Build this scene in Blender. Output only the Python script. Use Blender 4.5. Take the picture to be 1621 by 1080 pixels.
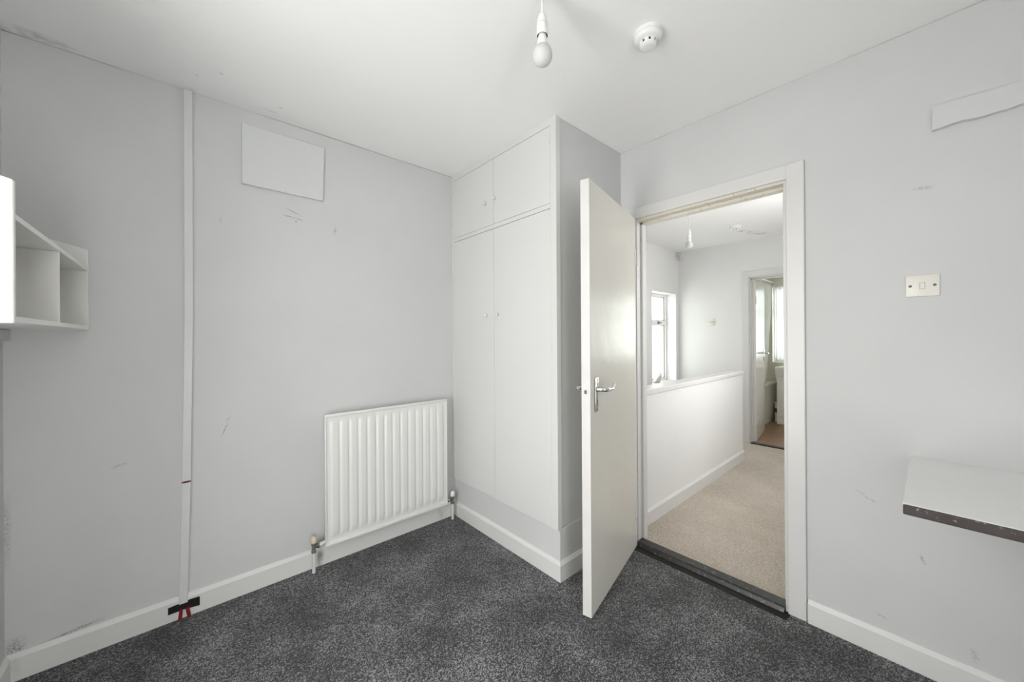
import bpy, bmesh, math, random
from mathutils import Matrix, Vector
random.seed(4)
for o in list(bpy.data.objects):
    bpy.data.objects.remove(o)
SC = bpy.context.scene
COL = SC.collection

# ------------------------------------------------------------------ camera
F_PX, YAW, CY, CAM_H, ROLL = 586.99, 0.84436, 533.72, 1.2577, -0.00619
cam_d = bpy.data.cameras.new('camera')
cam = bpy.data.objects.new('camera', cam_d)
COL.objects.link(cam)
cam_d.sensor_fit = 'HORIZONTAL'
cam_d.sensor_width = 36.0
cam_d.lens = 36.0 * F_PX / 1621.0
cam_d.shift_y = -(540.0 - CY) / 1621.0
cam_d.clip_start = 0.02
fw = Vector((math.cos(YAW), math.sin(YAW), 0))
rt = Vector((math.sin(YAW), -math.cos(YAW), 0))
up = Vector((0, 0, 1))
cx = rt * math.cos(ROLL) + up * math.sin(ROLL)
cu = up * math.cos(ROLL) - rt * math.sin(ROLL)
M = Matrix((cx, cu, -fw)).transposed().to_4x4()
M.translation = (0, 0, CAM_H)
cam.matrix_world = M
SC.camera = cam

# ------------------------------------------------------------------ sky, daylight and exposure
world = bpy.data.worlds.new('world')
SC.world = world
world.use_nodes = True
bg = world.node_tree.nodes['Background']
bg.inputs[0].default_value = (1.0, 0.995, 0.975, 1)
bg.inputs[1].default_value = 5.0
SC.view_settings.view_transform = 'Standard'
SC.view_settings.look = 'None'
SC.view_settings.gamma = 1.0
SC.view_settings.use_curve_mapping = False
SC.view_settings.exposure = 1.25
SC.cycles.max_bounces = 12
SC.cycles.adaptive_threshold = 0.02
SC.cycles.diffuse_bounces = 8
SC.cycles.glossy_bounces = 4
SC.cycles.transparent_max_bounces = 12
SC.cycles.caustics_reflective = False
SC.cycles.caustics_refractive = False
SC.cycles.sample_clamp_indirect = 6.0


def portal(name, loc, rot, sx, sy):
    """marks a window opening so that the sky is sampled through it (gives no light itself)"""
    l = bpy.data.lights.new(name, 'AREA')
    l.shape = 'RECTANGLE'
    l.size, l.size_y = sx, sy
    l.cycles.is_portal = True
    o = bpy.data.objects.new(name, l)
    o.location = loc
    o.rotation_euler = rot
    COL.objects.link(o)


# main measurements of the place (metres)
H = 2.40          # ceiling of the room
HL = 2.36         # ceiling of the landing
XW, XR = -0.493, 2.052
YB, YL = -0.95, 2.257
XC, YC = 1.438, 1.271     # cupboard front and side planes
XL0, XL1 = 2.152, 4.88    # landing
YH0, YH1 = 0.10, 2.19
YS = 1.245                # stairwell half wall, near face
XB0, XB1 = 4.98, 6.60     # bathroom
YBA0, YBA1 = 0.20, 2.20
WIN1 = (0.50, 1.16, 0.12, 2.12)    # y0,y1,z0,z1 unseen left window, size and place fitted to the room's brightness
WIN2 = (4.176, 4.80, 0.675, 1.80)   # x0,x1,z0,z1 stairwell window
WIN3 = (0.55, 1.56, 0.86, 1.985)    # y0,y1,z0,z1 bathroom window
WIN4 = (2.72, 3.70, 1.0, 2.03)     # x0,x1,z0,z1 unseen landing window, added to light the half wall
WIN5 = (-0.475, 0.13, 0.12, 1.65)    # x0,x1,z0,z1 unseen rear window, added and sized for the room's brightness
R90 = math.pi / 2
portal('daylight_added_rear', ((WIN5[0] + WIN5[1]) / 2, YB - 0.02, (WIN5[2] + WIN5[3]) / 2), (R90, 0, 0), WIN5[1] - WIN5[0], WIN5[3] - WIN5[2])
portal('daylight_room', (XW - 0.02, (WIN1[0] + WIN1[1]) / 2, (WIN1[2] + WIN1[3]) / 2), (0, -R90, 0), WIN1[3] - WIN1[2], WIN1[1] - WIN1[0])
portal('daylight_stairs', ((WIN2[0] + WIN2[1]) / 2, YH1 + 0.02, (WIN2[2] + WIN2[3]) / 2), (-R90, 0, 0), WIN2[1] - WIN2[0], WIN2[3] - WIN2[2])
portal('daylight_bathroom', (XB1 + 0.02, (WIN3[0] + WIN3[1]) / 2, (WIN3[2] + WIN3[3]) / 2), (0, R90, 0), WIN3[3] - WIN3[2], WIN3[1] - WIN3[0])
portal('daylight_added_landing', ((WIN4[0] + WIN4[1]) / 2, YH0 - 0.02, (WIN4[2] + WIN4[3]) / 2), (R90, 0, 0), WIN4[1] - WIN4[0], WIN4[3] - WIN4[2])

# ------------------------------------------------------------------ materials


class NT:
    def __init__(self, mat):
        self.t = mat.node_tree
        self.n = self.t.nodes
        self.l = self.t.links

    def put(self, sock, v):
        if isinstance(v, bpy.types.NodeSocket):
            self.l.new(v, sock)
        else:
            sock.default_value = v

    def math(self, op, a, b=0.0, c=0.0, clamp=False):
        m = self.n.new('ShaderNodeMath')
        m.operation = op
        m.use_clamp = clamp
        self.put(m.inputs[0], a)
        self.put(m.inputs[1], b)
        self.put(m.inputs[2], c)
        return m.outputs[0]

    def noise(self, vec, scale, detail=3.0, rough=0.55, out='Fac'):
        m = self.n.new('ShaderNodeTexNoise')
        self.l.new(vec, m.inputs['Vector'])
        m.inputs['Scale'].default_value = scale
        m.inputs['Detail'].default_value = detail
        m.inputs['Roughness'].default_value = rough
        return m.outputs[out]

    def mapr(self, v, a, b, c=0.0, d=1.0, smooth=False):
        m = self.n.new('ShaderNodeMapRange')
        if smooth:
            m.interpolation_type = 'SMOOTHSTEP'
        self.put(m.inputs[0], v)
        for i, x in enumerate((a, b, c, d)):
            m.inputs[i + 1].default_value = x
        return m.outputs[0]

    def mix(self, fac, a, b, blend='MIX'):
        m = self.n.new('ShaderNodeMix')
        m.data_type = 'RGBA'
        m.blend_type = blend
        self.put(m.inputs[0], fac)
        for s, v in ((m.inputs[6], a), (m.inputs[7], b)):
            if isinstance(v, bpy.types.NodeSocket):
                self.l.new(v, s)
            else:
                s.default_value = (*v, 1) if len(v) == 3 else v
        return m.outputs[2]

    def ramp(self, fac, stops, const=False):
        m = self.n.new('ShaderNodeValToRGB')
        self.l.new(fac, m.inputs[0])
        e = m.color_ramp.elements
        if const:
            m.color_ramp.interpolation = 'CONSTANT'
        while len(e) < len(stops):
            e.new(0.5)
        for k, (p, c) in enumerate(stops):
            e[k].position = p
            e[k].color = (*c, 1)
        return m.outputs[0]

    def position(self):
        g = self.n.new('ShaderNodeNewGeometry')
        return g.outputs['Position']

    def objco(self):
        return self.n.new('ShaderNodeTexCoord').outputs['Object']

    def xyz(self, v):
        s = self.n.new('ShaderNodeSeparateXYZ')
        self.l.new(v, s.inputs[0])
        return s.outputs[0], s.outputs[1], s.outputs[2]

    def bump(self, h, dist, strength=1.0):
        b = self.n.new('ShaderNodeBump')
        b.inputs['Distance'].default_value = dist
        b.inputs['Strength'].default_value = strength
        self.l.new(h, b.inputs['Height'])
        self.l.new(b.outputs[0], self.n['Principled BSDF'].inputs['Normal'])

    def stroke(self, u, v, cu_, cv_, ang, ln, wd):
        """0..1 mask of a short stroke at (cu_, cv_) in the plane coordinates u, v"""
        ca, sa = math.cos(ang), math.sin(ang)
        du = self.math('SUBTRACT', u, cu_)
        dv = self.math('SUBTRACT', v, cv_)
        a = self.math('ABSOLUTE', self.math('ADD', self.math('MULTIPLY', du, ca), self.math('MULTIPLY', dv, sa)))
        b = self.math('ABSOLUTE', self.math('SUBTRACT', self.math('MULTIPLY', dv, ca), self.math('MULTIPLY', du, sa)))
        return self.math('MULTIPLY', self.mapr(a, ln * .3, ln, 1, 0), self.mapr(b, wd * .3, wd, 1, 0))


def new_mat(name, col, rough=0.5, metal=0.0, spec=0.5):
    m = bpy.data.materials.new(name)
    m.use_nodes = True
    b = m.node_tree.nodes['Principled BSDF']
    b.inputs['Base Color'].default_value = (*col, 1)
    b.inputs['Roughness'].default_value = rough
    b.inputs['Metallic'].default_value = metal
    b.inputs['Specular IOR Level'].default_value = spec
    return m


def paint(name, col, rough=0.5, var=0.03, scale=3.0, bump=0.0006, bscale=120.0, spec=0.4, chips=None, chip_amt=0.62, marks=None, line=None, spots=0.0, stains=None, dust=None):
    """painted surface: faint mottling, roller texture, optional chips, scuffs and ceiling-joint crack"""
    m = new_mat(name, col, rough, 0, spec)
    t = NT(m)
    P = t.position()
    n1 = t.noise(P, scale, 4)
    c = t.mix(t.mapr(n1, .3, .7), tuple(x * (1 - var) for x in col), tuple(min(1, x * (1 + var)) for x in col))
    if spots:
        n3 = t.noise(P, 55, 2)
        c = t.mix(t.math('MULTIPLY', t.mapr(n3, .74, .80), spots), c, tuple(x * .45 for x in col))
    if chips:
        n4 = t.noise(P, 46, 6, .7)
        c = t.mix(t.mapr(n4, chip_amt, chip_amt + .03), c, chips)
    x, y, z = t.xyz(P)
    if marks:
        axis, lst = marks
        u = {'x': x, 'y': y}[axis]
        nn = t.mapr(t.noise(P, 160, 3), .38, .6)
        tot = None
        for (a, b, ang, ln, wd, k) in lst:
            s = t.math('MULTIPLY', t.stroke(u, z, a, b, ang, ln, wd), k)
            tot = s if tot is None else t.math('MAXIMUM', tot, s)
        c = t.mix(t.math('MULTIPLY', tot, nn), c, (0.12, 0.12, 0.12))
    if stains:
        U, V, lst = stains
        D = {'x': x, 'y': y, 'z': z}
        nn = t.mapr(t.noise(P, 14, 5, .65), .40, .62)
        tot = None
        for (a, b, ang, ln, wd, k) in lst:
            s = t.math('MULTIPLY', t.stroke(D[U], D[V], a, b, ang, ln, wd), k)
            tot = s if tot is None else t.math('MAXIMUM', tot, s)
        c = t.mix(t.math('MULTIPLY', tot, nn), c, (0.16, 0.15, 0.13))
    if line:
        lz, lw, lk = line
        wob = t.math('MULTIPLY', t.math('SUBTRACT', t.noise(P, 9, 3), .5), lw * 1.2)
        mask = t.mapr(t.math('ADD', z, wob), lz - lw, lz - lw * .3)
        mask = t.math('MULTIPLY', mask, t.mapr(t.noise(P, 2.3, 3), .38, .55, .15, lk))
        c = t.mix(mask, c, (0.16, 0.16, 0.15))
    t.l.new(c, t.n['Principled BSDF'].inputs['Base Color'])
    if bump:
        t.bump(t.noise(P, bscale, 3), bump, .6)
    return m


GREY = (0.595, 0.602, 0.600)
MAT = {}
MAT['wall_left'] = paint('wall_paint_left', GREY, .62, .025, 2.2, .0010, 40, .3, spots=.10, line=(H, .006, .75), marks=('x', [
    (.445, 1.935, -.35, .05, .006, .55), (.435, 1.905, -.1, .045, .005, .7), (.475, 1.90, -.1, .02, .005, .6),
    (.655, 1.87, 1.3, .03, .010, .45), (.46, 1.885, 0, .008, .006, .6), (.15, .82, 1.2, .045, .004, .7), (.165, .87, .9, .02, .004, .6),
    (-.45, .085, .1, .10, .012, .9), (-.33, .105, .12, .10, .008, .7), (.14, 1.83, 1.5, .02, .006, .4), (-.20, .73, .2, .03, .008, .4),
    (-.49, .55, 1.57, .16, .016, .35), (-.47, .10, 1.57, .06, .03, .7)]))
MAT['wall_right'] = paint('wall_paint_right', GREY, .62, .025, 2.2, .0010, 40, .3, spots=.08, line=(H, .005, .5), marks=('y', [
    (.012, 1.80, .1, .03, .008, .45), (.19, .62, .5, .02, .004, .5), (.16, .60, .35, .03, .004, .5), (.02, .42, 1.2, .02, .006, .6),
    (.13, .15, .2, .02, .004, .5), (-.10, .14, 1.4, .03, .012, .35), (.0, .045, .2, .02, .006, .4)]))
MAT['wall'] = paint('wall_paint', GREY, .62, .025, 2.2, .0010, 40, .3)
MAT['wall_landing'] = paint('wall_paint_landing', (0.73, 0.73, 0.725), .6, .02, 2.2, .0008, 40, .3)
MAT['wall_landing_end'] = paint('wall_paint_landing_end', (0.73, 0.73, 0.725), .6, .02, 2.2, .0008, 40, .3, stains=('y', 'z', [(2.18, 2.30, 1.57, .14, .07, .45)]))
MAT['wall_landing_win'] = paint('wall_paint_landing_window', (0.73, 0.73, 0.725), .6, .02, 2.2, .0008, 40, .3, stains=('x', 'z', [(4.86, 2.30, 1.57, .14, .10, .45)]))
MAT['wall_bath'] = paint('wall_paint_bathroom', (0.72, 0.70, 0.62), .45, .02, 2, .0004, 40)
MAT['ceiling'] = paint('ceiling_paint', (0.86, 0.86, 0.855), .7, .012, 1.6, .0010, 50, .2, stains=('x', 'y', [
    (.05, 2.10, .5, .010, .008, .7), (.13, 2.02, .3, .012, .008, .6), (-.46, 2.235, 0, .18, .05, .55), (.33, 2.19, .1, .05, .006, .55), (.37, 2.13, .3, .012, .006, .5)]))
MAT['ceiling_landing'] = paint('ceiling_paint_landing', (0.86, 0.86, 0.86), .7, .012, 1.6, .0008, 50, .2, stains=('x', 'y', [
    (4.45, 1.29, -.5, .16, .05, .4), (4.64, 1.22, -.5, .20, .06, .45)]))
MAT['gloss'] = paint('white_gloss_paint', (0.66, 0.655, 0.645), .32, .02, 4, .0005, 60, .5)
MAT['skirting'] = paint('skirting_paint', (0.69, 0.69, 0.68), .36, .02, 5, .0004, 60, .5, spots=.08)
MAT['skirting_l'] = paint('skirting_paint_streaked', (0.69, 0.69, 0.675), .36, .02, 5, .0004, 60, .5, spots=.10, stains=('x', 'z', [
    (.565, .09, 1.57, .12, .022, .75), (1.33, .09, 1.57, .10, .035, .6), (-.47, .05, 1.57, .06, .02, .4)]))
MAT['cupboard'] = paint('cupboard_paint', (0.665, 0.665, 0.655), .38, .012, 3, .0006, 26, .45)
MAT['cup_side'] = paint('cupboard_side_paint', GREY, .58, .025, 2.4, .0010, 40, .3, line=(H, .004, .6))
MAT['door'] = paint('door_cream_gloss', (0.66, 0.645, 0.59), .27, .02, 2.5, .0050, 6, .6)
MAT['door_edge'] = paint('door_edge_paint', (0.66, 0.65, 0.635), .4, .03, 8, .0005, 60, .4)
MAT['worn_frame'] = paint('worn_frame_paint', (0.70, 0.67, 0.59), .5, .03, 6, .0008, 40, .35, chips=(0.52, 0.42, 0.30), chip_amt=.60)
MAT['rad'] = paint('radiator_enamel', (0.74, 0.74, 0.725), .28, .006, 3, 0, 60, .5)
MAT['plastic'] = new_mat('white_plastic', (0.80, 0.80, 0.79), .32)
MAT['trunk'] = paint('trunking_paint', (0.63, 0.635, 0.63), .45, .02, 5, .0003, 60, .4)
MAT['panel'] = paint('panel_paint', (0.625, 0.635, 0.63), .5, .012, 3, .0004, 60, .4)
MAT['batten'] = paint('batten_paint', (0.61, 0.617, 0.615), .6, .02, 4, .0006, 50, .3)
MAT['cream_plastic'] = new_mat('cream_plastic', (0.74, 0.72, 0.66), .3)
MAT['dark'] = new_mat('dark_slot', (0.015, 0.015, 0.015), .6)
MAT['chrome'] = new_mat('chrome', (0.72, 0.72, 0.72), .16, 1.0)
MAT['dull_metal'] = paint('dull_brass_metal', (0.12, 0.115, 0.10), .4, .2, 60, 0, 60, .5)
MAT['valve_beige'] = new_mat('valve_cap_beige', (0.66, 0.55, 0.42), .45)
MAT['tape'] = new_mat('black_tape', (0.006, 0.006, 0.006), .45)
MAT['red'] = new_mat('red_cable', (0.22, 0.006, 0.014), .4)
MAT['shelf'] = paint('shelf_white_gloss', (0.76, 0.755, 0.735), .34, .015, 4, .0007, 18, .5)
MAT['desk'] = paint('desk_top_paint', (0.83, 0.835, 0.83), .45, .012, 3, .0003, 60, .4)
MAT['desk_edge'] = paint('desk_edge_brown', (0.050, 0.040, 0.038), .45, .15, 20, .0008, 80, .4, chips=(0.34, 0.31, 0.28), chip_amt=.60)
MAT['threshold'] = paint('threshold_black', (0.020, 0.019, 0.018), .38, .3, 30, .0008, 60, .5, chips=(0.17, 0.16, 0.155), chip_amt=.60)
MAT['threshold_low'] = new_mat('bare_black_strip', (0.008, 0.0075, 0.007), .75)
MAT['upvc'] = new_mat('white_upvc', (0.80, 0.80, 0.80), .28)
MAT['gasket'] = new_mat('brown_gasket', (0.16, 0.12, 0.10), .6)
MAT['tub'] = new_mat('white_acrylic', (0.80, 0.79, 0.75), .15)
MAT['ornament'] = paint('ornament_grey_white', (0.55, 0.55, 0.52), .6, .05, 30, .001, 40)


def carpet(name, lo, mid, hi, cell, patch, bump):
    m = new_mat(name, mid, .95, 0, .1)
    t = NT(m)
    P = t.position()
    vo = t.n.new('ShaderNodeTexVoronoi')
    t.l.new(P, vo.inputs['Vector'])
    vo.inputs['Scale'].default_value = cell
    sp = t.n.new('ShaderNodeSeparateColor')
    t.l.new(vo.outputs['Color'], sp.inputs[0])
    pat = t.noise(P, patch, 5, .6)
    fine = t.noise(P, cell * .35, 2)
    f = t.math('ADD', t.math('MULTIPLY', sp.outputs[0], .62), t.math('MULTIPLY', fine, .38))
    f = t.math('ADD', f, t.mapr(pat, .3, .7, -.13, .13))
    c = t.ramp(f, [(.20, lo), (.52, mid), (.86, hi)])
    t.l.new(c, t.n['Principled BSDF'].inputs['Base Color'])
    t.n['Principled BSDF'].inputs['Sheen Weight'].default_value = .25
    t.n['Principled BSDF'].inputs['Sheen Roughness'].default_value = .5
    h = t.math('ADD', t.math('MULTIPLY', vo.outputs['Distance'], -cell * .004), sp.outputs[1])
    t.bump(h, bump, .8)
    return m


MAT['carpet'] = carpet('grey_carpet', (0.004, 0.004, 0.0045), (0.038, 0.038, 0.0405), (0.42, 0.42, 0.43), 280, 4.0, .005)
MAT['carpet_beige'] = carpet('beige_carpet', (0.37, 0.31, 0.25), (0.55, 0.48, 0.40), (0.68, 0.62, 0.54), 300, 2.4, .003)


def glass_mat(name, gloss, frost=0.0, tint=(1, 1, 1)):
    m = bpy.data.materials.new(name)
    m.use_nodes = True
    n, l = m.node_tree.nodes, m.node_tree.links
    n.remove(n['Principled BSDF'])
    tr = n.new('ShaderNodeBsdfTransparent')
    tr.inputs[0].default_value = (*tint, 1)
    gl = n.new('ShaderNodeBsdfGlossy')
    gl.inputs['Roughness'].default_value = .03
    mx = n.new('ShaderNodeMixShader')
    mx.inputs[0].default_value = gloss
    l.new(tr.outputs[0], mx.inputs[1])
    l.new(gl.outputs[0], mx.inputs[2])
    last = mx
    if frost:
        tl = n.new('ShaderNodeBsdfTranslucent')
        tl.inputs[0].default_value = (*tint, 1)
        m2 = n.new('ShaderNodeMixShader')
        m2.inputs[0].default_value = frost
        l.new(mx.outputs[0], m2.inputs[1])
        l.new(tl.outputs[0], m2.inputs[2])
        last = m2
    l.new(last.outputs[0], n['Material Output'].inputs[0])
    return m


MAT['glass'] = glass_mat('clear_glass', .06)
MAT['glass_bath'] = glass_mat('bathroom_glass', .05, .2, (.74, .76, .75))
MAT['glass_obscure'] = glass_mat('obscured_glass', .05, .15, (.64, .655, .645))
MAT['net'] = glass_mat('white_net_curtain', .0, .9, (.72, .74, .745))


def bulb_mat():
    m = new_mat('pearl_bulb_glass', (0.84, 0.84, 0.83), .22)
    b = m.node_tree.nodes['Principled BSDF']
    b.inputs['Transmission Weight'].default_value = .35
    b.inputs['IOR'].default_value = 1.15
    return m


MAT['bulb'] = bulb_mat()


def fabric_mat():
    m = bpy.data.materials.new('shower_curtain_fabric')
    m.use_nodes = True
    n, l = m.node_tree.nodes, m.node_tree.links
    b = n['Principled BSDF']
    b.inputs['Base Color'].default_value = (.88, .89, .87, 1)
    b.inputs['Roughness'].default_value = .6
    tl = n.new('ShaderNodeBsdfTranslucent')
    tl.inputs[0].default_value = (.85, .87, .85, 1)
    mx = n.new('ShaderNodeMixShader')
    mx.inputs[0].default_value = .4
    l.new(b.outputs[0], mx.inputs[1])
    l.new(tl.outputs[0], mx.inputs[2])
    l.new(mx.outputs[0], n['Material Output'].inputs[0])
    return m


MAT['fabric'] = fabric_mat()


def vinyl_mat():
    m = new_mat('wood_look_vinyl', (.35, .22, .13), .4)
    t = NT(m)
    P = t.position()
    br = t.n.new('ShaderNodeTexBrick')
    t.l.new(P, br.inputs['Vector'])
    br.inputs['Scale'].default_value = 1
    br.inputs['Brick Width'].default_value = .6
    br.inputs['Row Height'].default_value = .09
    br.inputs['Mortar Size'].default_value = .0015
    br.inputs['Color1'].default_value = (.33, .20, .115, 1)
    br.inputs['Color2'].default_value = (.20, .115, .063, 1)
    br.inputs['Mortar'].default_value = (.14, .08, .05, 1)
    mp = t.n.new('ShaderNodeMapping')
    mp.inputs['Scale'].default_value = (2, 30, 1)
    t.l.new(P, mp.inputs[0])
    g = t.noise(mp.outputs[0], 3, 4)
    c = t.mix(t.mapr(g, .3, .7, 0, .45), br.outputs[0], (.20, .12, .07))
    t.l.new(c, t.n['Principled BSDF'].inputs['Base Color'])
    return m


MAT['vinyl'] = vinyl_mat()

# ------------------------------------------------------------------ mesh helpers


def box(bm, x0, x1, y0, y1, z0, z1, bev=0.0, seg=2):
    vs = [bm.verts.new((x, y, z)) for x in (x0, x1) for y in (y0, y1) for z in (z0, z1)]
    q = [(0, 1, 3, 2), (4, 6, 7, 5), (0, 4, 5, 1), (2, 3, 7, 6), (0, 2, 6, 4), (1, 5, 7, 3)]
    fs = [bm.faces.new([vs[i] for i in f]) for f in q]
    if bev:
        es = list({e for f in fs for e in f.edges})
        bmesh.ops.bevel(bm, geom=es, offset=bev, segments=seg, profile=.5, affect='EDGES')
    return vs


def prism(bm, prof, fn, t0, t1):
    """closed profile [(a, b)] swept between t0 and t1; fn(a, b, t) -> point"""
    A = [bm.verts.new(fn(a, b, t0)) for a, b in prof]
    B = [bm.verts.new(fn(a, b, t1)) for a, b in prof]
    n = len(prof)
    for i in range(n):
        j = (i + 1) % n
        bm.faces.new((A[i], A[j], B[j], B[i]))
    bm.faces.new(A[::-1])
    bm.faces.new(B)


def lathe(bm, prof, mat=Matrix(), seg=32):
    """profile [(r, z)] turned round local z, placed by mat"""
    rings = []
    for r, z in prof:
        if r < 1e-6:
            rings.append([bm.verts.new(mat @ Vector((0, 0, z)))])
        else:
            rings.append([bm.verts.new(mat @ Vector((r * math.cos(2 * math.pi * k / seg), r * math.sin(2 * math.pi * k / seg), z))) for k in range(seg)])
    for a, b in zip(rings, rings[1:]):
        for k in range(seg):
            k2 = (k + 1) % seg
            if len(a) == 1 and len(b) == 1:
                continue
            if len(a) == 1:
                bm.faces.new((a[0], b[k], b[k2]))
            elif len(b) == 1:
                bm.faces.new((a[k], b[0], a[k2]))
            else:
                bm.faces.new((a[k], b[k], b[k2], a[k2]))


def tube(bm, pts, rad, seg=14, flat=1.0):
    pts = [Vector(p) for p in pts]
    rads = rad if isinstance(rad, (list, tuple)) else [rad] * len(pts)
    rings = []
    for i, p in enumerate(pts):
        d = (pts[min(i + 1, len(pts) - 1)] - pts[max(i - 1, 0)]).normalized()
        ref = Vector((0, 0, 1)) if abs(d.z) < .9 else Vector((1, 0, 0))
        u = d.cross(ref).normalized()
        v = u.cross(d).normalized()
        rings.append([bm.verts.new(p + (u * math.cos(2 * math.pi * k / seg) * flat + v * math.sin(2 * math.pi * k / seg)) * rads[i]) for k in range(seg)])
    for a, b in zip(rings, rings[1:]):
        for k in range(seg):
            k2 = (k + 1) % seg
            bm.faces.new((a[k], b[k], b[k2], a[k2]))
    bm.faces.new(rings[0][::-1])
    bm.faces.new(rings[-1])


def T(x, y, z):
    return Matrix.Translation((x, y, z))


def obj(name, bm, mat, parent=None, smooth=False, local=False):
    bmesh.ops.remove_doubles(bm, verts=bm.verts, dist=1e-6)
    bmesh.ops.recalc_face_normals(bm, faces=bm.faces)
    me = bpy.data.meshes.new(name)
    bm.to_mesh(me)
    bm.free()
    for f in me.polygons:
        f.use_smooth = bool(smooth)
    if smooth:
        try:
            me.set_sharp_from_angle(angle=math.radians(40))
        except Exception:
            pass
    me.materials.append(MAT[mat] if isinstance(mat, str) else mat)
    o = bpy.data.objects.new(name, me)
    COL.objects.link(o)
    if parent is not None:
        o.parent = parent
        if not local:
            o.matrix_parent_inverse = WORLD[parent.name].inverted()
    WORLD[o.name] = WORLD[parent.name] if (parent is not None and local) else Matrix()
    return o


WORLD = {}


def thing(name, label, cat, loc=(0, 0, 0), rotz=0.0, group=None, kind=None):
    o = bpy.data.objects.new(name, None)
    o.empty_display_size = .05
    COL.objects.link(o)
    o.location = loc
    o.rotation_euler = (0, 0, rotz)
    WORLD[o.name] = Matrix.Translation(loc) @ Matrix.Rotation(rotz, 4, 'Z')
    return tag(o, label, cat, group, kind)


def tag(o, label, cat, group=None, kind=None):
    o['label'] = label
    o['category'] = cat
    if group:
        o['group'] = group
    if kind:
        o['kind'] = kind
    return o


def struct(name, bm, mat, label, cat):
    return tag(obj(name, bm, mat), label, cat, None, 'structure')


def B():
    return bmesh.new()


def wall_bm(axis, p0, p1, u0, u1, z0, z1, holes=()):
    """wall slab; axis 'x' = plane of constant x (u runs along y), 'y' = constant y; holes (ua, ub, za, zb)"""
    bm = B()

    def put(ua, ub, za, zb):
        if ub - ua < 1e-5 or zb - za < 1e-5:
            return
        if axis == 'x':
            box(bm, p0, p1, ua, ub, za, zb)
        else:
            box(bm, ua, ub, p0, p1, za, zb)
    u = u0
    for (ua, ub, za, zb) in sorted(holes):
        put(u, ua, z0, z1)
        put(ua, ub, z0, za)
        put(ua, ub, zb, z1)
        u = ub
    put(u, u1, z0, z1)
    return bm


# ------------------------------------------------------------------ structure: room
bm = B(); box(bm, XW - .25, 2.0, YB - .1, YL + .1, -.12, 0)
struct('floor', bm, 'carpet', 'dark grey flecked carpet covering the room floor', 'carpet')
bm = B(); box(bm, XW - .25, XR + .1, YB - .1, YL + .1, H, H + .12)
struct('ceiling', bm, 'ceiling', 'white ceiling of the bare room with pendant and smoke alarm', 'ceiling')
struct('wall_left', wall_bm('y', YL, YL + .1, XW - .25, XR + .1, 0, H), 'wall_left', 'pale grey wall behind the radiator and cable trunking', 'wall')
struct('wall_right', wall_bm('x', XR, XL0, YB - .1, YL, 0, H, [(.41, 1.201, -.0, 1.985)]), 'wall_right', 'pale grey wall around the open doorway and light switch', 'wall')
struct('wall_window', wall_bm('x', XW - .25, XW, YB - .1, YL, 0, H, [WIN1]), 'wall', 'pale grey wall at the far left edge carrying the shelf unit', 'wall')
struct('wall_rear', wall_bm('y', YB - .1, YB, XW, XR, 0, H, [WIN5]), 'wall', 'pale grey wall behind the viewpoint', 'wall')


def window(name, label, axis, p, depth, u0, u1, z0, z1, transom=None, glass='glass', handle=None, sgn=1, mullions=()):
    """white casement: outer frame, transom, panes with a brown gasket; p = inner face of frame, sgn = outwards"""
    um = (u0 + u1) / 2
    t = thing(name, label, 'window', (p, um, z0) if axis == 'x' else (um, p, z0), 0, None, 'structure')

    def bx(b_, a0, a1, q0, q1, c0, c1, bev=0):
        lo, hi = sorted((p + sgn * q0, p + sgn * q1))
        if axis == 'x':
            box(b_, lo, hi, a0, a1, c0, c1, bev)
        else:
            box(b_, a0, a1, lo, hi, c0, c1, bev)
    w = .035
    b_ = B()
    bx(b_, u0, u0 + w, 0, depth, z0, z1, .003); bx(b_, u1 - w, u1, 0, depth, z0, z1, .003)
    bx(b_, u0 + w - .002, u1 - w + .002, 0, depth, z0, z0 + w, .003); bx(b_, u0 + w - .002, u1 - w + .002, 0, depth, z1 - w, z1, .003)
    obj('window_frame', b_, 'upvc', t)
    zs = [z0 + w, z1 - w]
    rows = [(zs[0], zs[1])]
    if transom:
        b_ = B(); bx(b_, u0 + w - .002, u1 - w + .002, -.004, depth, transom - .03, transom + .03, .003)
        obj('transom', b_, 'upvc', t)
        rows = [(zs[0], transom - .03), (transom + .03, zs[1])]
    cols = []
    a = u0 + w
    for mu in mullions:
        b_ = B(); bx(b_, mu - .025, mu + .025, -.002, depth, z0 + w - .002, z1 - w + .002, .003)
        obj('mullion', b_, 'upvc', t)
        cols.append((a, mu - .025)); a = mu + .025
    cols.append((a, u1 - w))
    for (za, zb) in rows:
        for (ua, ub) in cols:
            g = .006
            b_ = B()
            bx(b_, ua, ua + g, .012, .03, za, zb); bx(b_, ub - g, ub, .012, .03, za, zb)
            bx(b_, ua, ub, .012, .03, za, za + g); bx(b_, ua, ub, .012, .03, zb - g, zb)
            s = obj('gasket', b_, 'gasket', t)
            b_ = B(); bx(b_, ua + .001, ub - .001, .018, .024, za + .001, zb - .001)
            obj('pane', b_, glass, t)
    if handle:
        b_ = B(); bx(b_, handle - .012, handle + .012, -.018, -.004, transom - .016, transom + .016, .003)
        bx(b_, handle - .01, handle + .05, -.03, -.018, transom - .006, transom + .006, .003)
        obj('handle', b_, 'dull_metal', t)
    return t


window('window_1', 'unseen white casement window left of the viewpoint, sized to fit the light', 'x', XW - .10, .06, WIN1[0], WIN1[1], WIN1[2], WIN1[3], None, sgn=-1)
window('added_window_5', 'unseen white window added behind the viewpoint to light the room', 'y', YB - .04, .05, WIN5[0], WIN5[1], WIN5[2], WIN5[3], None, sgn=-1)
bm = B(); box(bm, XW - .10, XW + .03, WIN1[0] - .0, WIN1[1] + .0, WIN1[2] - .0, WIN1[2] + .02, .003)
struct('trim_1', bm, 'gloss', 'white painted inner sill of the unseen left window', 'window sill')


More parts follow.
